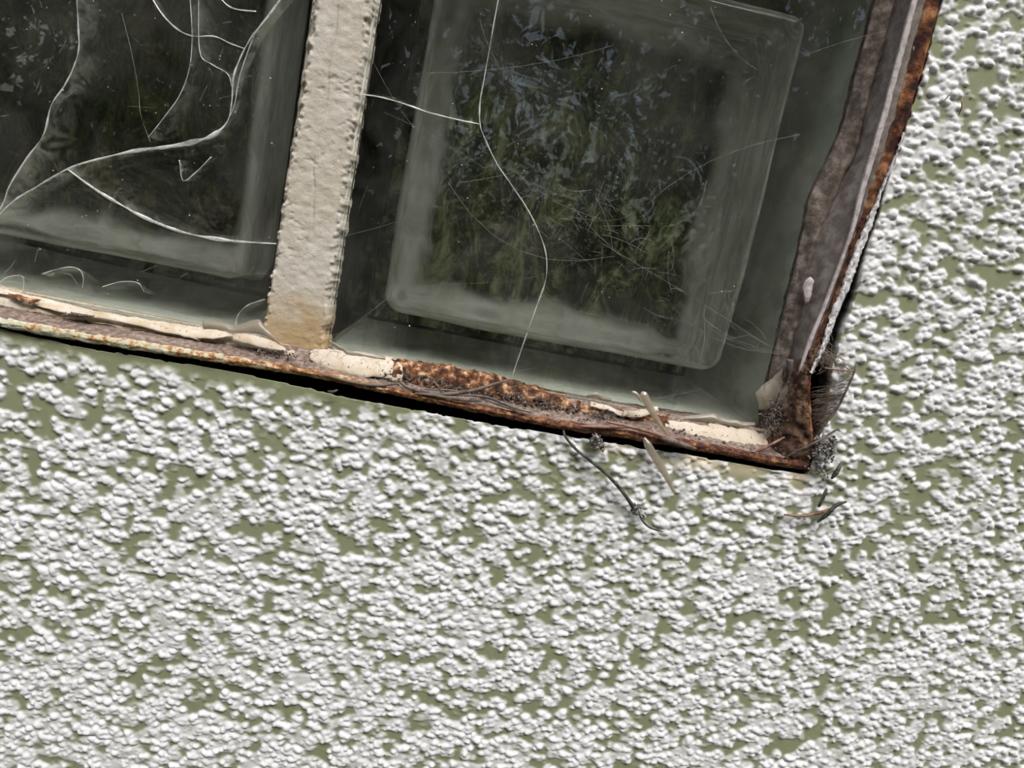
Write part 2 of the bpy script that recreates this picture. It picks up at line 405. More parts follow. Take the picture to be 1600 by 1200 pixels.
    edge = np.argmin(np.stack([VV - vb(UU), ur(VV) - UU, UU + .2335, .2115 - VV]), 0)
    VV = VV - np.where(edge == 0, .012, 0) * drop; UU = UU + np.where(edge == 1, .012, 0) * drop
    P = np.stack([UU, -NN, VV], -1).reshape(-1, 3)
    nr, nc = len(AU), len(AV)
    q = grid_faces(nr, nc)
    ins = (s > .0016).ravel()
    q = q[~ins[q].all(1)][:, ::-1]
    used = np.zeros(nr * nc, bool); used[q.ravel()] = True
    remap = np.cumsum(used) - 1
    o = mesh_np('wall_front', P[used], remap[q][:, ::-1], mat_stucco)
    for nm, A in (('grain', G), ('stain', S)):
        at_ = o.data.attributes.new(nm, 'FLOAT', 'POINT'); at_.data.foreach_set('value', A.ravel()[used].astype(np.float32))
    return o
wall = build_wall()
tag(wall, 'rough white stucco grains over olive green painted wall', kind='structure')

# dark box added behind the panel, stopping light from behind the gap
def box(name, lo, hi, mat, parent=None):
    x0, y0, z0 = lo; x1, y1, z1 = hi
    V = [(x0, y0, z0), (x1, y0, z0), (x1, y1, z0), (x0, y1, z0), (x0, y0, z1), (x1, y0, z1), (x1, y1, z1), (x0, y1, z1)]
    return mesh_py(name, V, [(3, 2, 1, 0), (4, 5, 6, 7), (0, 1, 5, 4), (1, 2, 6, 5), (2, 3, 7, 6), (3, 0, 4, 7)], mat, parent, False)
tag(box('wall_light_stop', (-1.5, .088, -1.02), (1.7, .13, 1.5), mat_dark), 'dark backing added behind the glass blocks to stop light', kind='structure')

# crumbling sliver of plaster sticking to the outer edge of the side rail
sl = [((1411, 206), (1414, 210)), ((1397, 244), (1402, 242)), ((1373, 300), (1379, 300)), ((1350, 352), (1363, 350)), ((1330, 400), (1345, 398)), ((1312, 450), (1328, 446)), ((1293, 500), (1306, 498)), ((1280, 545), (1290, 542)), ((1265, 580), (1268, 584))]
rows = [[at(*a, .0175) for a, b in sl], [at((a[0] * 2 + b[0]) / 3, (a[1] * 2 + b[1]) / 3, .0192) for a, b in sl], [at((a[0] + 2 * b[0]) / 3, (a[1] + 2 * b[1]) / 3, .0190) for a, b in sl], [at(*b, .0170) for a, b in sl], [at(*b, .0) for a, b in sl]]
loft('plaster_sliver', rows, mat_plaster, wall, per=14, sub=4, amp=.0006, freq=500, amp2=.0006, freq2=1500, seed=3)

# ------------------------------------------------------------------ the window: frame, mortar, glass blocks
win = empty('window_1', (0, 0, 0)); tag(win, 'window of clear cracked glass blocks in a rusty steel frame', kind='structure')

def pxrow(tbl, n, xs): 
    t = tab([p[0] for p in tbl], [p[1] for p in tbl]); return [at(x, float(t(x)), n) for x in xs]
XS = list(range(-440, 1241, 50)) + [1262]
def exl(tbl): (x0, y0), (x1, y1) = tbl[0], tbl[1]; return [(-440, y0 - (x0 + 440) * .19)] + tbl
lipb = exl(lip_bot)
t_lb = tab([p[0] for p in lipb], [p[1] for p in lipb])
def lipoff(d, n): return [at(x, float(t_lb(x)) - (d(x) if callable(d) else d), n) for x in XS]
lip_h = lambda x: np.interp(x, [0, 200, 400, 600, 900, 1240], [13, 13, 11, 10, 12, 13])
brown_h = lambda x: np.interp(x, [0, 200, 400, 600, 900, 1240], [31, 31, 28, 26, 34, 34])
rows = [lipoff(1.5, -.004), lipoff(0, .0150), lipoff(0.5, .0182), lipoff(lambda x: lip_h(x) * .5, .0190), lipoff(lambda x: lip_h(x), .0182), lipoff(lambda x: lip_h(x) + 2, .0165)]
rail = empty('bottom_rail', tuple(at(540, 590, .01)), win); bpy.context.view_layer.update()
def child(o, p):
    o.parent = p; o.matrix_parent_inverse = p.matrix_world.inverted(); return o
tag(child(loft('front_lip', rows, mat_lip, None, per=10, sub=4, amp=.0005, freq=180, amp2=.0005, freq2=900, seed=1), rail), 'chipped cream paint and rust along the front lip')
rows = [lipoff(lambda x: lip_h(x) + 1, .0170), lipoff(lambda x: lip_h(x) + 4, .0155), lipoff(brown_h, .0085), lipoff(lambda x: brown_h(x) + 16, .004), lipoff(lambda x: brown_h(x) + 18, -.02)]
child(loft('rail_flange', rows, mat_brown, None, per=10, sub=4, amp=.0003, freq=250, amp2=.0003, freq2=1200, seed=2), rail)

put_top = [(-440, 362), (-160, 415), (0, 450), (40, 458), (100, 474), (200, 494), (320, 514), (400, 524), (440, 537), (480, 546), (500, 546), (560, 552), (620, 560), (700, 572), (800, 594), (900, 626), (960, 638), (1060, 652), (1160, 664), (1200, 672)]
t_pt = tab([p[0] for p in put_top], [p[1] for p in put_top])
def putty_strip(name, x0, x1, mat, bottom, amp=.0006, seed=0, step=20, out=.0085, topn=.0012, topoff=0):
    xs = list(np.arange(x0, x1 + 1, step))
    b = lambda x: float(t_lb(x)) - (bottom(x) if callable(bottom) else bottom)
    tp = lambda x: float(t_pt(x)) + topoff
    rows = [[at(x, tp(x) + 1.5, -.003) for x in xs], [at(x, tp(x), topn) for x in xs], [at(x, tp(x) * .75 + b(x) * .25, topn + (out - topn) * .45) for x in xs], [at(x, tp(x) * .35 + b(x) * .65, topn + (out - topn) * .85) for x in xs], [at(x, b(x), out) for x in xs], [at(x, b(x) + 3, out - .003) for x in xs]]
    return child(loft(name, rows, mat, None, per=6, sub=4, amp=amp, freq=160, amp2=amp * .55, freq2=650, seed=seed), win)
p1 = putty_strip('putty', -440, 470, mat_putty, lambda x: brown_h(x) + 1, .0007, 4)
tag(p1, 'cream putty with flaking paint under the left glass block')
p2 = putty_strip('putty', 484, 628, mat_putty, lambda x: 24, .0011, 6, step=16, out=.0115, topn=.003)
tag(p2, 'finely cracked cream putty lump below the mortar joint')
p3 = putty_strip('putty', 1030, 1216, mat_putty, lambda x: 26, .0010, 8, step=14, out=.0105, topn=.002)
tag(p3, 'yellowed cracked putty near the rusty corner')
p4 = putty_strip('rust_scale', 612, 1050, mat_rustscale, lambda x: np.interp(x, [612, 640, 700, 800, 900, 1000, 1050], [30, 26, 25, 24, 24, 25, 27]), .0016, 11, step=12, out=.0105, topn=.0045)
tag(p4, 'flaking orange rust scale where the putty has fallen away')

# side rail: dark inner face, pale ridge, grey face, rust at the outer edge
def col_tab(pts): 
    ys = [p[1] for p in pts]; xs = [p[0] for p in pts]; return tab(ys, xs)
YS = [-130, -60, 0, 60, 120, 180, 240, 300, 360, 420, 480, 530, 580, 620, 660, 700, 728]
g_edge = col_tab([(1430, -220), (1368, 0), (1341, 100), (1316, 200), (1293, 250), (1269, 300), (1256, 350), (1246, 400), (1234, 450), (1220, 500), (1209, 560), (1196, 600), (1188, 640), (1190, 680), (1200, 728)])
l2 = col_tab([(1458, -220), (1398, 0), (1372, 100), (1344, 200), (1328, 270), (1296, 315), (1271, 390), (1258, 450), (1246, 500), (1233, 560), (1226, 600), (1222, 640), (1216, 690), (1212, 728)])
rdg = col_tab([(1489, -220), (1427, 0), (1401, 100), (1380, 180), (1372, 200), (1360, 250), (1345, 300), (1334, 350), (1317, 400), (1299, 450), (1279, 500), (1260, 545), (1248, 590), (1246, 640), (1248, 700), (1244, 728)])
outr = col_tab([(1531, -220), (1468, 0), (1443, 100), (1412, 200), (1398, 243), (1374, 300), (1351, 352), (1331, 400), (1313, 450), (1294, 500), (1280, 545), (1266, 580), (1264, 605), (1267, 640), (1269, 700), (1263, 735)])
def colrow(fn, n, dx=0): return [at(float(fn(y)) + dx, y, n(y) if callable(n) else n) for y in YS]
def between(f1, f2, t, n, dx=0): return [at(float(f1(y)) * (1 - t) + float(f2(y)) * t + dx, y, n) for y in YS]
side = empty('side_rail', tuple(at(1330, 400, .01)), win); bpy.context.view_layer.update()
rows = [colrow(g_edge, -.003, -1), colrow(g_edge, .0012), between(g_edge, l2, .35, .0030), between(g_edge, l2, .8, .0050), colrow(l2, .0052), colrow(l2, .0043, 2)]
tag(child(loft('side_putty', rows, mat_dkbrown, None, per=8, sub=4, amp=.0005, freq=140, amp2=.00035, freq2=700, seed=21), side), 'dirty brown putty edge beside the glass')
rows = [colrow(l2, .0040, 0), colrow(l2, .0046, 3), between(l2, rdg, .5, .0100), colrow(rdg, .0142, -3)]
child(loft('inner_face', rows, mat_greypaint, None, per=8, sub=4, amp=.00015, freq=100, amp2=.00012, freq2=900, seed=22), side)
rows = [colrow(rdg, .0138, -4), colrow(rdg, .0156, -2), colrow(rdg, .0160, 3), colrow(rdg, .0150, 7)]
tag(child(loft('ridge', rows, mat_ridge, None, per=8, sub=3, amp=.0001, freq=200, amp2=.0001, freq2=900, seed=23), side), 'thin pale ridge with worn paint')
rows = [colrow(rdg, .0148, 5), between(rdg, outr, .35, .0160), between(rdg, outr, .52, .0166)]
child(loft('grey_face', rows, mat_greypaint, None, per=8, sub=3, amp=.00015, freq=200, seed=24), side)
rows = [between(rdg, outr, .45, .0165), between(rdg, outr, .8, .0178), colrow(outr, .0180, -1), colrow(outr, .0170, 1), colrow(outr, -.006, 1)]
tag(child(loft('rusty_edge', rows, mat_rust, None, per=8, sub=4, amp=.0005, freq=250, amp2=.0004, freq2=900, seed=25), side), 'rusted outer edge of the side rail')

# mortar joint between the blocks
def build_mortar():
    h = .00045
    us = np.arange(-.0245, .0025, h); vv = np.arange(-.003, .1895, h)
    U, V = np.meshgrid(us, vv, indexing='ij'); n1, n2 = Noise2(31), Noise2(32)
    left = -.0245 + .0036 * (V / .14) + .0012 * (n1(V / .0035, V * 0) - .5) + .0007 * (n1(V / .0012, V * 0 + 4) - .5)
    right = -.0002 - .0012 * (V / .14) + .0012 * (n2(V / .0035, V * 0) - .5) + .0007 * (n2(V / .0012, V * 0 + 4) - .5)
    e = np.minimum(U - left, right - U)
    H = .0014 * sstep(-.0002, .0014, e) + .0007 * (fbm(n1, U / .003, V / .0022, 4) - .5)
    pit = fbm(n2, U / .0016, V / .0011, 2)
    H -= .00035 * sstep(.50, .60, pit) * sstep(.44, .34, fbm(n1, U / .02, V / .02, 2))
    H += .0009 * sstep(.0020, .0007, e) * sstep(.4, .6, n2(U / .0015 + 9, V / .0015))
    ck = np.abs(U - (-.0125 + .0045 * np.sin(V * 9) * 0 + .0035 * (n1(V / .012, V * 0 + 8) - .5) + .02 * (V - .07) * .3))
    H -= .0007 * sstep(.0006, .0, ck) * sstep(.02, .05, V)
    Nn = np.where(e < -.0003, -.004, H)
    q = grid_faces(len(us), len(vv)); P = np.stack([U, -Nn, V], -1).reshape(-1, 3)
    ins = (e < -.0012).ravel(); q = q[~ins[q].all(1)]
    o = mesh_np('mortar_joint', P, q, mat_mortar, win)
    st = .85 * sstep(.030, .004, V + .012 * (n1(U / .006, V / .006) - .5)) + .18 * sstep(.4, .7, fbm(n2, U / .01, V / .03))
    a_ = o.data.attributes.new('stain', 'FLOAT', 'POINT'); a_.data.foreach_set('value', np.clip(st, 0, 1).ravel().astype(np.float32))
    return o
tag(build_mortar(), 'pale crumbly mortar joint between the two glass blocks')
box('mortar_core', (-.0225, .003, -.004), (.0, .080, .189), mat_mortar, win)
box('mortar_joint', (-.2335, -.0008, .1893), (.196, .080, .2135), mat_mortar, win)
box('mortar_joint', (-.2360, -.0006, -.004), (-.2120, .080, .1892), mat_mortar, win)

def rbox(hx, hy, hz, r, nseg, disp=None):
    """rounded box centred on the origin; vertices from a subdivided cube."""
    V, Fq = [], []
    def prof(t):  # cluster samples at the rounded edges
        return np.sign(t) * (1 - (1 - abs(t)) ** 1.7)
    g = np.array([prof(t) for t in np.linspace(-1, 1, nseg + 1)])
    A, B = np.meshgrid(g, g, indexing='ij'); one = np.ones_like(A)
    faces = [(A, B, one), (B, A, -one), (one, A, B), (-one, B, A), (B, one, A), (A, -one, B)]
    base = 0; Hs = np.array([hx, hy, hz])
    for X, Y, Z in faces:
        P = np.stack([X, Y, Z], -1).reshape(-1, 3) * Hs
        core = np.clip(P, -(Hs - r), Hs - r); d = P - core
        # surface direction
        l = np.linalg.norm(d, axis=1, keepdims=True)
        P2 = core + r * d / np.maximum(l, 1e-9)
        nrm = d / np.maximum(l, 1e-9)
        if disp is not None: P2 = P2 + nrm * disp(P2, nrm)[:, None]
        V.append(P2); Fq.append(grid_faces(nseg + 1, nseg + 1) + base); base += len(P2)
    return np.concatenate(V), np.concatenate(Fq)

def weld(o, d=1e-6):
    import bmesh
    bm = bmesh.new(); bm.from_mesh(o.data); bmesh.ops.remove_doubles(bm, verts=bm.verts, dist=d); bm.to_mesh(o.data); bm.free()
    o.data.polygons.foreach_set('use_smooth', [True] * len(o.data.polygons))

def glass_block(cx, cz, seed, grime_reflect_mat, label):
    root = empty('glass_block', (cx, .040, cz)); tag(root, label, 'glass block')
    nA, nB, nC = Noise2(seed), Noise2(seed + 1), Noise2(seed + 2)
    def d_in(P, nr):
        # front / back faces of the cavity are wavy pressed glass, the sides carry the fused seam
        x, y, z = P[:, 0], P[:, 1], P[:, 2]
        wf = np.clip(-nr[:, 1], 0, 1); wb = np.clip(nr[:, 1], 0, 1); ws = 1 - np.abs(nr[:, 1])
        wave_f = .0011 * (nA(x / .035 + 5, z / .035 + 5) - .5) + .0002 * (nA(x / .012, z / .012) - .5)
        wave_b = .0042 * (nB(x / .034 + 9, z / .034 + 3) - .5) + .0010 * (nC(x / .014, z / .014) - .5)
        along = np.where(np.abs(nr[:, 0]) > np.abs(nr[:, 2]), z, x)
        side = .0030 * np.exp(-((y + .001) / .006) ** 2) + .0016 * (nC(along / .03 + 3, y / .012 + 40) - .5) + .0007 * (nA(along / .09, y / .0035) - .5)
        return wave_f * wf + wave_b * wb + side * ws
    Vi, Fi = rbox(.0765, .0315, .0765, .0085, 64, d_in)
    def d_out(P, nr):
        x, z = P[:, 0], P[:, 2]
        return np.clip(-nr[:, 1], 0, 1) * (.0001 * (nB(x / .04, z / .04) - .5))
    Vo, Fo = rbox(.0945, .0395, .0945, .0022, 32, d_out)
    V = np.concatenate([Vo, Vi]); Fq = np.concatenate([Fo, Fi[:, ::-1] + len(Vo)])
    body = mesh_np('glass_body', V, Fq, mat_glass, root); weld(body)
    # sprayed coating on the four edges
    s, e, y0, y1 = .0949, .0957, -.0372, .0372
    Vc, Fc = [], []
    for a, b in (((-s, -s), (s, -s)), ((s, -s), (s, s)), ((s, s), (-s, s)), ((-s, s), (-s, -s))):
        k = len(Vc); sc = e / s
        Vc += [(a[0], y0, a[1]), (b[0], y0, b[1]), (b[0], y1, b[1]), (a[0], y1, a[1]), (a[0] * sc, y0, a[1] * sc), (b[0] * sc, y0, b[1] * sc), (b[0] * sc, y1, b[1] * sc), (a[0] * sc, y1, a[1] * sc)]
        Fc += [tuple(k + i for i in f) for f in ((0, 1, 2, 3), (7, 6, 5, 4), (0, 4, 5, 1), (2, 6, 7, 3))]
    mesh_py('edge_coating', Vc, Fc, mat_coat, root, False)
    # pale film painted on the cavity walls for light scattered in the glass
    Vf, Ff = rbox(.0757, .0307, .0757, .0085, 76, lambda P, nr: d_in(P, nr) - .0006)
    rad = np.maximum(np.abs(Vf[:, 0]), np.abs(Vf[:, 2])); nzv = nA(Vf[:, 0] / .022 + 60, Vf[:, 2] / .022 + 60) - .5 + .5 * (nB(Vf[:, 0] / .008, Vf[:, 2] / .008) - .5)
    al = np.where(Vf[:, 1] < -.012, sstep(.071, .0745, rad), sstep(.0615, .0705, rad + .007 * nzv) * .84)
    al = al * (.80 + .25 * nC(Vf[:, 0] / .03 + Vf[:, 2] / .03, Vf[:, 1] / .004))
    keep = (al[Ff].max(1) > .01); film = mesh_np('scatter_film', Vf, Ff[keep][:, ::-1], mat_innerfilm, root)
    a_ = film.data.attributes.new('film', 'FLOAT', 'POINT'); a_.data.foreach_set('value', np.clip(al, 0, .97).astype(np.float32)); weld(film)
    # settled dust on the outer face
    Ah, Bh = np.meshgrid(np.linspace(-.093, .093, 20), np.linspace(-.093, .093, 20), indexing='ij')
    mesh_np('surface_dust', np.stack([Ah, -.0397 + 0 * Ah, Bh], -1).reshape(-1, 3), grid_faces(20, 20), mat_haze, root)
    # room side: brown dirt film left, garden reflections painted in green right
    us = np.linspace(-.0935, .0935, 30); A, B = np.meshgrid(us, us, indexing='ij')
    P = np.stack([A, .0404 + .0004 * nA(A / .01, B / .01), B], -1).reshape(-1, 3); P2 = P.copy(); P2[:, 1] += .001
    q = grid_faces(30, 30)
    mesh_np('grime_reflect_film', np.concatenate([P, P2]), np.concatenate([q, q[:, ::-1] + 900]), grime_reflect_mat, root)
    return root
blkR = glass_block(.0945, .0945, 41, mat_green_reflect, 'clear glass block with one long vertical crack and cobwebs, beside the rusty side rail')
blkL = glass_block(-.0225 - .0945, .0945, 57, mat_grime1, 'badly cracked dark glass block left of the mortar joint')
bpy.context.view_layer.update()

# cracks: a bright edge at the surface, the broken face running back into the pane
def crack(root, pts, w=.00022, depth=None, shift=(0, 0), face=True, w1=None, n0=.00005, prof=None):
    P = smooth_path([at(x, y, n0) for x, y in pts], 10)
    n = len(P)
    ph = random.random() * 50
    R = [w * (.75 + .9 * mnoise.noise(Vector((i * .16 + ph, 0, 0)))) * (1 if prof is None else float(np.interp(i / (n - 1), prof[0], prof[1]))) * (1 if w1 is None else (1 - i / (n - 1)) + w1 / w * i / (n - 1)) for i in range(n)]
    R = [max(r, w * .3) for r in R]
    V, Fs = tube_geo(P, R, 6, flat=.35)
    c = child(mesh_py('crack', V, Fs, mat_crack), root)
    if depth:
        rows = []
        for k in range(5):
            t = k / 4
            rows.append([p + np.array([shift[0] * t + .0006 * t * math.sin(i * .25), depth * t + .0003, shift[1] * t]) for i, p in enumerate(P)])
        Vf = [p for r in rows for p in r]
        cf = child(mesh_np('crack_face', Vf, grid_faces(5, n), mat_crackface), c)
        a_ = cf.data.attributes.new('fade', 'FLOAT', 'POINT'); a_.data.foreach_set('value', np.repeat((1 - np.arange(5) / 4) ** 1.1, n).astype(np.float32))
    return c
# right block
crack(blkR, [(784, -30), (771, 40), (757, 120), (750, 160), (750, 193), (757, 215), (776, 255), (800, 290), (826, 330), (846, 372), (854, 405), (852, 440), (838, 480), (822, 525), (808, 565), (797, 598)], .00028, .006, (.0006, .0))
crack(blkR, [(562, 147), (590, 151), (625, 160), (668, 175), (715, 187), (750, 194)], .00028, .0045, (.001, .0022))
# left block
crack(blkL, [(118, -30), (122, 40), (123, 75), (115, 105), (100, 135), (80, 165), (68, 210), (40, 250), (15, 290), (6, 315), (-10, 345)], .0003, .0075, (.0034, -.0012), w1=.0004)
crack(blkL, [(-10, 345), (20, 315), (60, 290), (110, 262), (160, 247), (215, 235), (265, 229), (305, 221), (335, 210), (355, 190), (362, 160), (365, 120), (378, 85), (395, 55), (420, 25), (452, -20)], .00045, .0080, (.0034, .0016), prof=([0, .2, .3, .45, .52, .6, .8, 1], [.8, .8, 1.2, 2.4, 2.2, .7, .8, .8]))
crack(blkL, [(105, 264), (140, 290), (180, 315), (230, 342), (290, 364), (350, 375), (395, 379), (432, 381)], .0005, .0065, (.0008, .0018), prof=([0, .3, .7, 1], [.7, 1.3, 1.3, .5]))
crack(blkL, [(228, -20), (250, 18), (275, 44), (300, 56), (335, 57), (360, 68), (382, 76)], .00025, .003, (.0006, .0006))
crack(blkL, [(296, -20), (300, 60), (295, 110), (280, 150), (255, 185), (232, 214)], .00018, .006, (.002, -.0006))
crack(blkL, [(190, 20), (205, 80), (216, 140), (220, 180), (235, 222)], .00006)
crack(blkL, [(310, -10), (312, 80), (330, 100), (355, 115), (362, 135)], .00016, .007, (.0022, .001))
crack(blkL, [(280, 250), (286, 282), (305, 270), (330, 245)], .0002, .005, (.002, .001))
crack(blkL, [(338, -10), (355, 8), (372, 15), (400, 18)], .0003)
ck = crack(blkL, [(452, -20), (420, 22), (400, 50), (384, 90), (372, 130), (366, 165), (352, 196)], .0002)
Pr = smooth_path([at(x, y, -.0012) for x, y in [(462, -20), (428, 22), (408, 50), (388, 92), (374, 132), (368, 165), (350, 200), (325, 216)]], 10)
Vr, Fr = tube_geo(Pr, [.0023 * (1 - .75 * i / (len(Pr) - 1)) for i in range(len(Pr))], 8, flat=.12)
cf = child(mesh_py('crack_face', Vr, Fr, mat_crackface), ck)
a_ = cf.data.attributes.new('fade', 'FLOAT', 'POINT'); a_.data.foreach_set('value', [.8] * len(Vr))
# shell-shaped chips at the bottom of the left block
for pts in ([(368, 508), (372, 492), (385, 478), (405, 470), (414, 468)], [(65, 428), (100, 418), (122, 420), (130, 435), (128, 452)], [(0, 440), (15, 432), (35, 432), (36, 450), (30, 468)], [(160, 448), (190, 440), (215, 442), (225, 456)]):
    crack(blkL, pts, .00016, .006, (.001, -.003))
bpy.context.view_layer.update()

# ------------------------------------------------------------------ peeling paint and putty flakes (parts of the putty they peel from)
def flake(parent, name, top, bot, mat, amp=.0005, seed=0, label=None, th=.0004):
    """top / bot: lists of (x, y, n) photo points of equal length."""
    A = smooth_path([at(*p) for p in top], 6); B = smooth_path([at(*p) for p in bot], 6); nc = len(A); nr = 6
    V = []
    for k in range(nr):
        t = k / (nr - 1); bow = .0008 * math.sin(math.pi * t)
        V += [a * (1 - t) + b * t + np.array([0, -bow, 0]) for a, b in zip(A, B)]
    V = noisy(V, amp, 330, seed); V = noisy(V, amp * .5, 1100, seed + 5)
    m = len(V); q = [tuple(f) for f in grid_faces(nr, nc)]
    V2 = V + [v + np.array([0, th, -th * .3]) for v in V]
    Fs = q + [tuple(i + m for i in f[::-1]) for f in q]
    edge = [i for i in range(nc)] + [r * nc + nc - 1 for r in range(1, nr)] + [(nr - 1) * nc + i for i in range(nc - 2, -1, -1)] + [r * nc for r in range(nr - 2, 0, -1)]
    for i in range(len(edge)): a, b = edge[i], edge[(i + 1) % len(edge)]; Fs.append((a, a + m, b + m, b))
    o = child(mesh_py(name, V2, Fs, mat), parent)
    if label: tag(o, label)
    return o
flake(p1, 'paint_flake', [(50, 473, .006), (110, 478, .007), (180, 492, .007), (260, 508, .007), (320, 518, .006)], [(58, 478, .009), (112, 492, .0105), (180, 502, .010), (260, 520, .010), (312, 532, .010)], mat_putty, .0004, 1)
flake(p1, 'paint_flake', [(-10, 450, .004), (15, 455, .005), (40, 461, .005), (62, 466, .004)], [(-10, 458, .008), (12, 460, .008), (38, 466, .007), (60, 470, .006)], mat_putty, .0004, 2)
flake(p1, 'paint_flake', [(300, 517, .005), (330, 514, .006), (350, 518, .006), (366, 524, .006)], [(308, 529, .010), (330, 530, .011), (348, 527, .011), (362, 525, .010)], mat_putty, .0004, 3)
flake(p1, 'paint_flake', [(363, 522, .009), (385, 522, .010), (415, 529, .010), (446, 543, .009)], [(366, 532, .012), (388, 538, .0128), (418, 545, .0126), (448, 548, .011)], mat_putty, .0003, 4, 'lifted lens-shaped paint flake over a dark crack', .0009)
flake(p1, 'rust_shade_patch', [(14, 459, .0075), (30, 461, .0085), (48, 465, .0085), (64, 467, .0075)], [(16, 464, .0095), (32, 471, .0105), (50, 474, .0105), (60, 470, .0095)], mat_rustscale, .0006, 15, 'small rusty hole in the cream putty')
flake(p1, 'rust_shade_patch', [(98, 492, .0108), (112, 488, .0116), (130, 490, .0116), (148, 494, .0108)], [(100, 493, .0112), (114, 494, .0120), (132, 496, .0120), (147, 495, .0112)], mat_dirt, .0003, 16, 'dark patch painted as shade in the slit under the lifted paint')  # dark lens painted for the shade inside a slit
flake(p1, 'paint_film', [(316, 500, .003), (345, 503, .004), (366, 508, .004), (402, 499, .005), (412, 505, .005)], [(320, 514, .004), (345, 516, .005), (368, 520, .006), (405, 522, .007), (440, 540, .007)], mat_film, .0004, 5, 'thin curled film of old paint', .00015)
flake(p2, 'paint_flake', [(486, 549, .006), (510, 547, .008), (535, 552, .008), (565, 562, .008), (595, 562, .007), (620, 566, .006)], [(490, 570, .0125), (512, 578, .0135), (538, 584, .014), (565, 588, .014), (592, 590, .0135), (614, 584, .011)], mat_putty, .0007, 6, 'large curling flake of cracked cream putty', .0009)
flake(p2, 'paint_film', [(512, 531, .006), (525, 536, .0065), (545, 548, .006), (568, 548, .005), (600, 556, .004)], [(520, 541, .005), (535, 549, .005), (552, 560, .005), (572, 560, .005), (602, 563, .005)], mat_film, .0005, 7, 'curled dark film of paint above the putty lump', .0002)
flake(p4, 'paint_flake', [(924, 628, .007), (950, 634, .008), (970, 642, .009), (1000, 640, .009), (1028, 634, .009)], [(922, 634, .009), (950, 642, .010), (972, 651, .0115), (1000, 652, .0115), (1030, 642, .010)], mat_putty, .0005, 8, 'pale wavy strip of peeling paint at the pale straw')
flake(p4, 'paint_film', [(915, 617, .003), (930, 613, .0035), (945, 619, .003), (955, 622, .002)], [(918, 619, .003), (932, 622, .003), (944, 627, .003), (955, 625, .002)], mat_film, .0004, 9)
flake(p3, 'paint_flake', [(1040, 655, .007), (1070, 660, .008), (1110, 666, .008), (1150, 672, .008), (1180, 680, .007)], [(1052, 678, .0125), (1075, 682, .013), (1110, 688, .0135), (1150, 697, .0135), (1185, 706, .0125)], mat_putty, .0007, 10, 'yellowed slab of cracked putty', .0008)
flake(p3, 'paint_film', [(1050, 653, .004), (1108, 646, .005), (1125, 651, .005), (1160, 658, .005), (1180, 660, .005)], [(1054, 657, .005), (1108, 658, .006), (1128, 662, .006), (1158, 668, .006), (1178, 666, .006)], mat_film, .0004, 11, None, .0002)
flake(side, 'paint_film', [(1180, 612, .004), (1196, 598, .0045), (1207, 590, .0045), (1222, 575, .005)], [(1186, 640, .006), (1198, 640, .007), (1208, 636, .007), (1222, 632, .007)], mat_film, .0005, 12, 'torn tan film of old paint in the corner', .0002)
flake(side, 'paint_flake', [(1229, 560, .009), (1234, 590, .009), (1222, 610, .009), (1213, 632, .009)], [(1240, 562, .010), (1242, 592, .0105), (1231, 616, .0105), (1224, 634, .010)], mat_greypaint, .0003, 13, None, .0008)
flake(side, 'paint_flake', [(1254, 450, .0075), (1258, 440, .008), (1266, 432, .008)], [(1258, 475, .009), (1266, 468, .0095), (1272, 440, .009)], mat_ridge, .0003, 14, 'small whitish flake stuck in the groove', .0006)

# ------------------------------------------------------------------ dirt in the rail
def crumbs(name, spec, mat, seed, parent=None, label=None, cat=None, kind='stuff'):
    """heap of small angular crumbs: spec = list of (x, y, n, spread_px_x, spread_px_y, count, size)."""
    rs = np.random.RandomState(seed); V, Fs = [], []
    ico = np.array([(1, 0, 0), (-1, 0, 0), (0, 1, 0), (0, -1, 0), (0, 0, 1), (0, 0, -1)], float)
    tri = [(0, 2, 4), (2, 1, 4), (1, 3, 4), (3, 0, 4), (2, 0, 5), (1, 2, 5), (3, 1, 5), (0, 3, 5)]
    for x, y, n, sx, sy, cnt, size in spec:
        for k in range(cnt):
            dx, dy = rs.randn() * sx * .5, rs.randn() * sy * .5
            p = at(x + dx, y + dy + dx * .185, n + rs.randn() * .0008)
            s = size * (.4 + 1.1 * rs.rand() ** 2); q = rs.randn(3, 3); q, _ = np.linalg.qr(q)
            b = len(V); V += list((ico * (s * (.5 + rs.rand(3)))) @ q + p); Fs += [tuple(b + i for i in t) for t in tri]
    o = mesh_py(name, V, Fs, mat, None, False)
    if parent: child(o, parent)
    return tag(o, label, cat, kind=kind)
dirt1 = crumbs('dirt', [(660, 596, .0100, 60, 10, 220, .0006), (750, 618, .0100, 90, 10, 300, .0006), (830, 632, .0105, 90, 12, 360, .0006), (900, 650, .0105, 70, 8, 220, .0006), (600, 590, .0125, 30, 8, 70, .0004), (430, 553, .013, 40, 6, 70, .0005)], mat_dirt, 3,
       label='dark crumbly dirt lying in the rusty bottom rail', cat='dirt')
crumbs('dirt', [(1130, 700, .0145, 70, 8, 200, .0006), (1215, 655, .0105, 22, 26, 160, .0007), (1236, 690, .013, 20, 24, 170, .0006), (1070, 678, .0135, 20, 8, 60, .0004)], mat_dirt, 4,
       label='brown dirt packed into the rusty corner of the frame', cat='dirt')
crumbs('debris_clump', [(1290, 705, .0205, 20, 18, 90, .0008), (1300, 690, .0205, 12, 14, 40, .0007), (1285, 735, .0200, 12, 12, 40, .0006), (1270, 715, .020, 10, 26, 50, .0006)], mat_greybits, 5,
       label='grey clump of debris on the stucco just right of the frame corner', cat='debris')
crumbs('cocoon', [(932, 690, .0205, 9, 8, 110, .0008), (934, 697, .0205, 12, 5, 40, .0006)], mat_greybits, 6,
       label='small grey cocoon hanging under the bottom rail', cat='cocoon')
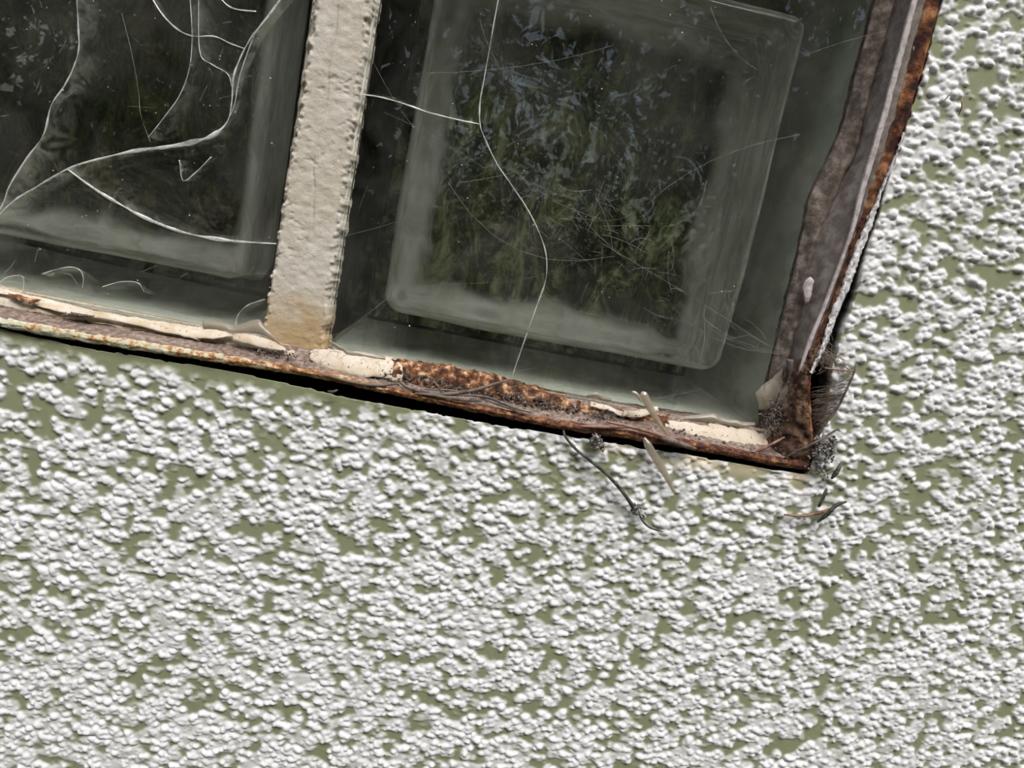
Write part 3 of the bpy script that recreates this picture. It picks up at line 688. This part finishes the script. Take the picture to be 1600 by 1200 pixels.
crumbs('dirt', [(994, 795, .0195, 8, 6, 40, .0005), (1000, 800, .0195, 10, 8, 30, .0004)], mat_dirt, 7, label='speck of dirt caught at the kink of the hanging black needle', cat='dirt')

def bed(parent, xs, top, bot, n0, n1, seed, name='dirt_bed'):
    rows = [[at(x, float(t_lb(x)) - (top(x) * (1 - t) + bot(x) * t), n0 * (1 - t) + n1 * t + .0022 * math.sin(math.pi * t)) for x in xs] for t in np.linspace(0, 1, 5)]
    o = loft(name, rows, mat_dirt, None, per=6, sub=4, amp=.0012, freq=420, amp2=.0008, freq2=1300, seed=seed); child(o, parent); return o
bed(dirt1, list(range(622, 1030, 14)), lambda x: np.interp(x, [620, 700, 900, 1030], [24, 22, 25, 28]), lambda x: np.interp(x, [620, 700, 900, 1030], [11, 8, 12, 14]), .0085, .0150, 41)
rows = [[at(x0 + (x1 - x0) * t, y, n) for y, x0, x1 in ((530, 1266, 1284), (552, 1250, 1275), (570, 1240, 1267), (590, 1232, 1262), (615, 1226, 1262), (645, 1216, 1264), (675, 1204, 1266), (700, 1192, 1267), (722, 1190, 1264))] for t, n in ((0, .0085), (.3, .0140), (.6, .0168), (.85, .0184), (1, .0186), (1.01, .010))]
tag(child(loft('corner_rust', rows, mat_corner, None, per=8, sub=5, amp=.0011, freq=330, amp2=.0006, freq2=1100, seed=44), side), 'dirty rusted corner plate')
# ------------------------------------------------------------------ needles, twigs and straws, each a thing of its own
def stick(name, pts, r, mat, label, cat, **kw):
    base = at(*pts[0]); e = empty(name, tuple(base)) if kw.pop('as_empty', False) else None
    o = tube(name, [at(*p) for p in pts], r, mat, **kw)
    me = o.data; me.transform(Matrix.Translation(Vector(-base))); o.location = Vector(base)
    return tag(o, label, cat, kw.get('group'))
stick('pine_needle', [(624, 594, .0165), (634, 604, .0175), (660, 612, .018), (692, 616, .0185), (730, 612, .0185), (765, 603, .018), (797, 593, .017)], .00075, mat_needle, 'thick curved grey needle lying in the rail, tip touching the vertical crack', 'needle')
stick('pine_needle', [(648, 614, .019), (680, 618, .0195), (715, 624, .0195), (752, 627, .0195)], .0006, mat_needle, 'straight grey needle on the lip below the thick curved needle', 'needle')
stick('pine_needle', [(705, 618, .0185), (740, 618, .019), (765, 622, .019), (800, 636, .019), (830, 645, .0185)], .00055, mat_needle, 'grey needle bending down towards the dirt, right of the thick curved needle', 'needle')
stick('pine_needle', [(750, 622, .0188), (785, 634, .0192), (826, 648, .019)], .00045, mat_needle, 'thin grey needle lowest in the bundle on the bottom rail', 'needle')
stick('pine_needle', [(665, 608, .0175), (690, 609, .0178), (720, 611, .0175)], .0004, mat_needle, 'short thin needle tucked behind the thick curved needle', 'needle')
stick('twig', [(680, 598, .0150), (686, 606, .0175), (692, 616, .019)], .0004, mat_needle, 'tiny upright twig crossing the needle bundle', 'twig')
stick('pine_needle', [(454, 568, .0165), (480, 578, .0178), (515, 588, .0185), (555, 598, .019), (590, 602, .0190), (622, 600, .0180)], .0006, mat_needle, 'long dark needle on the lip below the mortar joint', 'needle')
stick('pine_needle', [(948, 659, .0180), (985, 667, .0195), (1020, 676, .0205), (1055, 689, .0205), (1088, 701, .0200)], .0008, mat_needle_red, 'long reddish brown needle lying across the pale straw', 'needle')
stick('pine_needle', [(905, 666, .0185), (940, 667, .0195), (985, 668, .0195)], .0007, mat_needle_red, 'short brown needle left of the pale straw on the lip', 'needle')
stick('pine_needle', [(1030, 683, .0205), (1052, 690, .0208), (1085, 701, .0205)], .0011, mat_needle, 'thick brown splinter ending on the lip under the yellowed putty', 'splinter')
stick('pine_needle', [(880, 671, .0170), (884, 683, .0195), (900, 702, .0200), (925, 722, .0203), (950, 743, .0205), (970, 765, .0205), (984, 784, .0203), (992, 796, .0200)], .0008, mat_needle_black, 'long curved black needle hanging down over the stucco', 'needle', taper=lambda t: .55 + .5 * t)
stick('pine_needle', [(997, 797, .0198), (1003, 812, .0205), (1015, 824, .0208), (1036, 831, .0200)], .00045, mat_needle_black, 'thin black needle tip curling below the hanging black needle', 'needle')
stick('pine_needle', [(1225, 716, .0175), (1250, 703, .0205), (1280, 688, .0215), (1311, 669, .0205)], .00065, mat_needle, 'brown needle poking out past the frame corner to the right', 'needle')
stick('pine_needle', [(1181, 706, .0160), (1200, 697, .017), (1226, 683, .0155)], .0007, mat_needle_red, 'short reddish needle inside the rusty corner', 'needle')
stick('twig', [(1315, 723, .0200), (1308, 736, .0208), (1299, 748, .0200)], .0010, mat_needle_black, 'short dark twig piece under the debris clump', 'twig', rough=.3)
stick('twig', [(1292, 763, .0205), (1286, 778, .0205), (1279, 792, .0200)], .0009, mat_needle_black, 'dark upright splinter above the two crossed twigs', 'twig', rough=.4)
stick('twig', [(1225, 804, .0192), (1255, 806, .0200), (1280, 801, .0205), (1299, 794, .0208)], .0007, mat_needle_red, 'brown lower-left twig of the crossed pair on the stucco', 'twig')
stick('twig', [(1277, 816, .0195), (1293, 803, .0210), (1306, 790, .0212), (1322, 784, .0200)], .0009, mat_needle_black, 'dark curved twig of the crossed pair on the stucco', 'twig', rough=.3)
stick('straw', [(1003, 612, .0165), (1010, 626, .0175), (1020, 645, .0185), (1032, 664, .0195), (1045, 682, .0200)], .0018, mat_straw, 'translucent pale straw with a rounded tip standing on the rail', 'straw', flat=.5, taper=lambda t: (1.05 - .75 * t) * min(1, .25 + t * 9))
stick('straw', [(1006, 684, .0195), (1018, 705, .0205), (1032, 728, .0210), (1044, 750, .0208), (1054, 770, .0200)], .0016, mat_straw, 'translucent pale straw hanging below the rail over the stucco', 'straw', flat=.5, taper=lambda t: min(1, .35 + t * 5) * (1 - .8 * max(0, t - .5) * 1.6))
stick('straw', [(987, 612, .0165), (995, 616, .0168), (1003, 628, .0175)], .0007, mat_straw, 'small spike beside the rounded straw tip', 'straw')
stick('plant_hair', [(1475, 158, .0195), (1484, 147, .0205), (1490, 140, .0205)], .0003, mat_straw, 'tiny pale fibre on the stucco right of the side rail', 'fibre')
stick('plant_hair', [(1502, 154, .0195), (1503, 166, .0205), (1498, 180, .0200)], .0003, mat_needle_red, 'tiny orange fibre on the stucco right of the side rail', 'fibre')
stick('twig', [(512, 611, .0190), (520, 612, .0200), (528, 609, .0195)], .0005, mat_needle_black, 'tiny dark twig on the stucco edge below the mortar joint', 'twig')
stick('pine_needle', [(1338, 568, .0205), (1334, 583, .0212), (1324, 606, .0215), (1310, 635, .0210), (1296, 655, .0205), (1282, 668, .0195)], .00055, mat_needle, 'curved needle edging the spider web right of the corner', 'needle')
stick('pine_needle', [(1288, 575, .0190), (1310, 578, .0205), (1336, 580, .0210)], .0004, mat_needle_red, 'thin horizontal needle at the top of the corner web', 'needle')

# ------------------------------------------------------------------ spider webs and dust
def threads(name, segs, mat, r, label, cat='cobweb', seed=0, sag=.002, root=None):
    rs = np.random.RandomState(seed); V, Fs = [], []
    for (x0, y0, n0), (x1, y1, n1) in segs:
        a, b = at(x0, y0, n0), at(x1, y1, n1); m = (a + b) / 2 + rs.randn(3) * np.array([sag, sag * .25, sag]) * np.linalg.norm(b - a) / .03
        P = [a * (1 - t) ** 2 + 2 * m * t * (1 - t) + b * t * t for t in np.linspace(0, 1, 7)]
        rr = r * (.6 + .8 * rs.rand())
        tube_geo(P, rr, 3, V, Fs)
    o = mesh_py(name, V, Fs, mat)
    return tag(o, label, cat, kind='stuff')
rs = np.random.RandomState(77)
segs = []
for k in range(105):   # veil from the centre of the right block down to the side rail
    t = rs.rand(); cx = 800 + 380 * t + rs.randn() * 55; cy = 290 + 210 * t + rs.randn() * 48
    an = (math.radians(28) if rs.rand() < .35 else rs.rand() * math.pi) + rs.randn() * .5; l = 8 + 52 * rs.rand() ** 2.5
    segs.append(((cx - l * math.cos(an), cy - l * math.sin(an), .0006 + .003 * rs.rand()), (cx + l * math.cos(an), cy + l * math.sin(an), .0006 + .003 * rs.rand())))
segs += [((1060, 470, .001), (1240, 555, .005)), ((1090, 488, .001), (1235, 552, .005)), ((1120, 500, .001), (1238, 556, .005)), ((1050, 480, .001), (1240, 553, .005)), ((940, 380, .001), (1200, 540, .003)), ((700, 285, .001), (960, 400, .001)), ((1250, 210, .001), (1010, 320, .001))]
threads('cobweb', segs, mat_thread, .000032, 'fine cobweb veil across the lower right of the right glass block', seed=1, sag=.005)
segs = [((585, 100, .001), (700, 250, .0008)), ((650, 115, .001), (960, 70, .001)), ((660, 340, .001), (705, 265, .0008)), ((705, 265, .0008), (710, 258, .001)), ((520, 372, .0015), (650, 335, .001)), ((650, 335, .001), (705, 285, .001)), ((665, 370, .0008), (680, 330, .001)), ((510, 525, .004), (575, 490, .0015)), ((575, 490, .0015), (640, 440, .001)), ((630, 450, .001), (800, 440, .001)), ((640, 440, .001), (700, 480, .001)), ((560, 330, .001), (575, 290, .001)), ((800, 440, .001), (900, 410, .001)), ((690, 260, .001), (830, 215, .001)), ((720, 285, .001), (800, 270, .001)), ((780, 100, .001), (750, 30, .001)), ((1400, 45, .010), (1250, 90, .001)), ((1180, 60, .001), (1190, 120, .001)), ((1110, 10, .001), (1185, 110, .001)), ((800, 460, .001), (830, 420, .001)), ((600, 175, .001), (760, 265, .001))]
for k in range(26): x, y = 560 + rs.rand() * 650, 560 + rs.randn() * 12 ; y += (x - 560) * .16; segs.append(((x, y, .0008), (x + rs.randn() * 40, y + rs.randn() * 14, .0008)))
threads('cobweb', segs, mat_thread, .000033, 'scattered single spider threads on the left half of the right glass block', seed=2)
segs = []
for k in range(46): x, y = rs.rand() * 400, rs.rand() * 440; an = rs.rand() * 3.1; l = 6 + 30 * rs.rand() ** 2; segs.append(((x, y, .0006), (x + l * math.cos(an), y + l * math.sin(an), .0006)))
threads('cobweb', segs, mat_thread, .000035, 'thin spider threads on the cracked left glass block', seed=3)
# retreat of the spider in the gap at the corner
segs = []
edge = [(1338, 575), (1330, 596), (1316, 624), (1298, 652), (1284, 668)]; inner = [(1296, 545), (1268, 606), (1266, 640), (1270, 670), (1272, 690)]
for k in range(260):
    t = rs.rand(); e = np.array([np.interp(t, [0, .25, .5, .75, 1], [p[i] for p in edge]) for i in (0, 1)]); f = np.array([np.interp(np.clip(t + rs.randn() * .12, 0, 1), [0, .25, .5, .75, 1], [p[i] for p in inner]) for i in (0, 1)])
    a_, b_ = sorted(rs.rand(2)); a_, b_ = (0, b_) if rs.rand() < .5 else (a_, 1)
    p = f * (1 - a_) + e * a_; q = f * (1 - b_) + e * b_
    if (p[0] - 1277) ** 2 / 190 + (p[1] - 592) ** 2 / 420 < 1 or (q[0] - 1277) ** 2 / 190 + (q[1] - 592) ** 2 / 420 < 1: continue
    segs.append(((p[0], p[1], .014 + .006 * a_), (q[0], q[1], .014 + .006 * b_)))
for k in range(110):
    an = rs.rand() * 6.28; c = np.array([1290 + rs.randn() * 9, 558 + rs.randn() * 9]); l = 6 + 12 * rs.rand()
    segs.append(((c[0], c[1], .014 + .004 * rs.rand()), (c[0] + l * math.cos(an), c[1] + l * math.sin(an), .014 + .005 * rs.rand())))
threads('spider_web', segs, mat_webdark, .00008, 'dirty brown spider web funnel around the dark hole right of the frame corner', 'spider web', seed=4, sag=.003)
segs = []
for k in range(230):
    x, y = 1228 + rs.randn() * 14, 600 + rs.rand() * 125; an = rs.rand() * 6.28; l = 5 + 16 * rs.rand(); segs.append(((x, y, .012), (x + l * math.cos(an), y + l * math.sin(an), .0135 + .003 * rs.rand())))
for k in range(150):
    t = rs.rand(); x, y = 790 + 120 * t + rs.randn() * 14, 612 + 34 * t + rs.randn() * 8; an = rs.rand() * 6.28; l = 4 + 14 * rs.rand(); segs.append(((x, y, .009), (x + l * math.cos(an), y + l * math.sin(an), .012)))
threads('spider_web', segs, mat_webdark, .00006, 'dusty brown spider silk matted inside the rusty bottom rail and corner', 'spider web', seed=5, sag=.004)
segs = []
for k in range(70):
    x, y = 945 + rs.randn() * 12, 648 + rs.randn() * 6; an = rs.rand() * 6.28; l = 5 + 12 * rs.rand(); segs.append(((x, y, .0095), (x + l * math.cos(an), y + l * abs(math.sin(an)), .0135)))
threads('root_fibres', segs, mat_needle_black, .0001, 'tuft of dark root fibres under the peeling paint by the straw', 'fibres', seed=6, sag=.004)
# dust specks on the glass
V, Fs = [], []
for k in range(520):
    if rs.rand() < .6: x, y = 580 + rs.rand() * 680, rs.rand() * 600
    else: x, y = rs.rand() * 430, rs.rand() * 470
    c = at(x, y, .0002)
    if c[2] < .002 or (-.024 < c[0] < .001) or c[0] > .188: continue
    s = .00008 + .00022 * rs.rand() ** 4; b = len(V)
    V += [c + np.array(d) * s * (.6 + .8 * rs.rand()) for d in ((1, 0, 0), (-1, 0, 0), (0, 0, 1), (0, 0, -1), (0, -1, 0), (0, 1, 0))]
    Fs += [(b + i, b + j, b + l) for i, j, l in ((0, 2, 4), (2, 1, 4), (1, 3, 4), (3, 0, 4), (2, 0, 5), (1, 2, 5), (3, 1, 5), (0, 3, 5))]
tag(mesh_py('dust', V, Fs, mat_speck, None, False), 'tiny pale dust specks sprinkled over both glass blocks', 'dust', kind='stuff')

# ------------------------------------------------------------------ the garden in front of the wall, mirrored in the glass
ground = mesh_py('ground', [(-14, -16, -1), (14, -16, -1), (14, .1, -1), (-14, .1, -1), (-14, -16, -1.2), (14, -16, -1.2), (14, .1, -1.2), (-14, .1, -1.2)], [(0, 1, 2, 3), (7, 6, 5, 4), (0, 4, 5, 1), (1, 5, 6, 2), (2, 6, 7, 3), (3, 7, 4, 0)], mat_ground, None, False)
tag(ground, 'garden soil at the foot of the wall', kind='structure')
def build_foliage():
    rs = np.random.RandomState(91); n = 95000
    # clumps of leaves: crowns of a garden thicket
    C = []; 
    for k in range(700):
        y = -2.4 - 4.2 * rs.rand(); x = (rs.rand() - .5) * 12; top = 1.6 + (-y - 2.4) * .85 + .5 * math.sin(x * 1.7)
        C.append((x, y, -1 + (top + 1) * rs.rand() ** .8))
    C = np.array(C); c = C[rs.randint(0, len(C), n)]
    P = c + rs.randn(n, 3) * np.array([.30, .25, .24]); P[:, 2] = np.maximum(P[:, 2], -.98)
    tone = np.clip(.5 + .30 * rs.randn(n) + .25 * (rs.rand(n) - .5), 0, 1)
    q = rs.randn(n, 3); q /= np.linalg.norm(q, axis=1, keepdims=True); w = rs.randn(n, 3); w = np.cross(q, w); w /= np.linalg.norm(w, axis=1, keepdims=True)
    nrm = np.cross(q, w); L_ = (.038 + .055 * rs.rand(n))[:, None]
    V = np.stack([P - q * L_, P + w * L_ * .42 + nrm * L_ * .12, P + q * L_, P - w * L_ * .42 + nrm * L_ * .12], 1).reshape(-1, 3)
    o = mesh_np('foliage', V, np.arange(4 * n).reshape(-1, 4), mat_leafA, None, False)
    a_ = o.data.attributes.new('tone', 'FLOAT', 'POINT'); a_.data.foreach_set('value', np.repeat(tone, 4).astype(np.float32))
    return o
tag(build_foliage(), 'green garden foliage mirrored in the right glass block', 'foliage', kind='stuff')
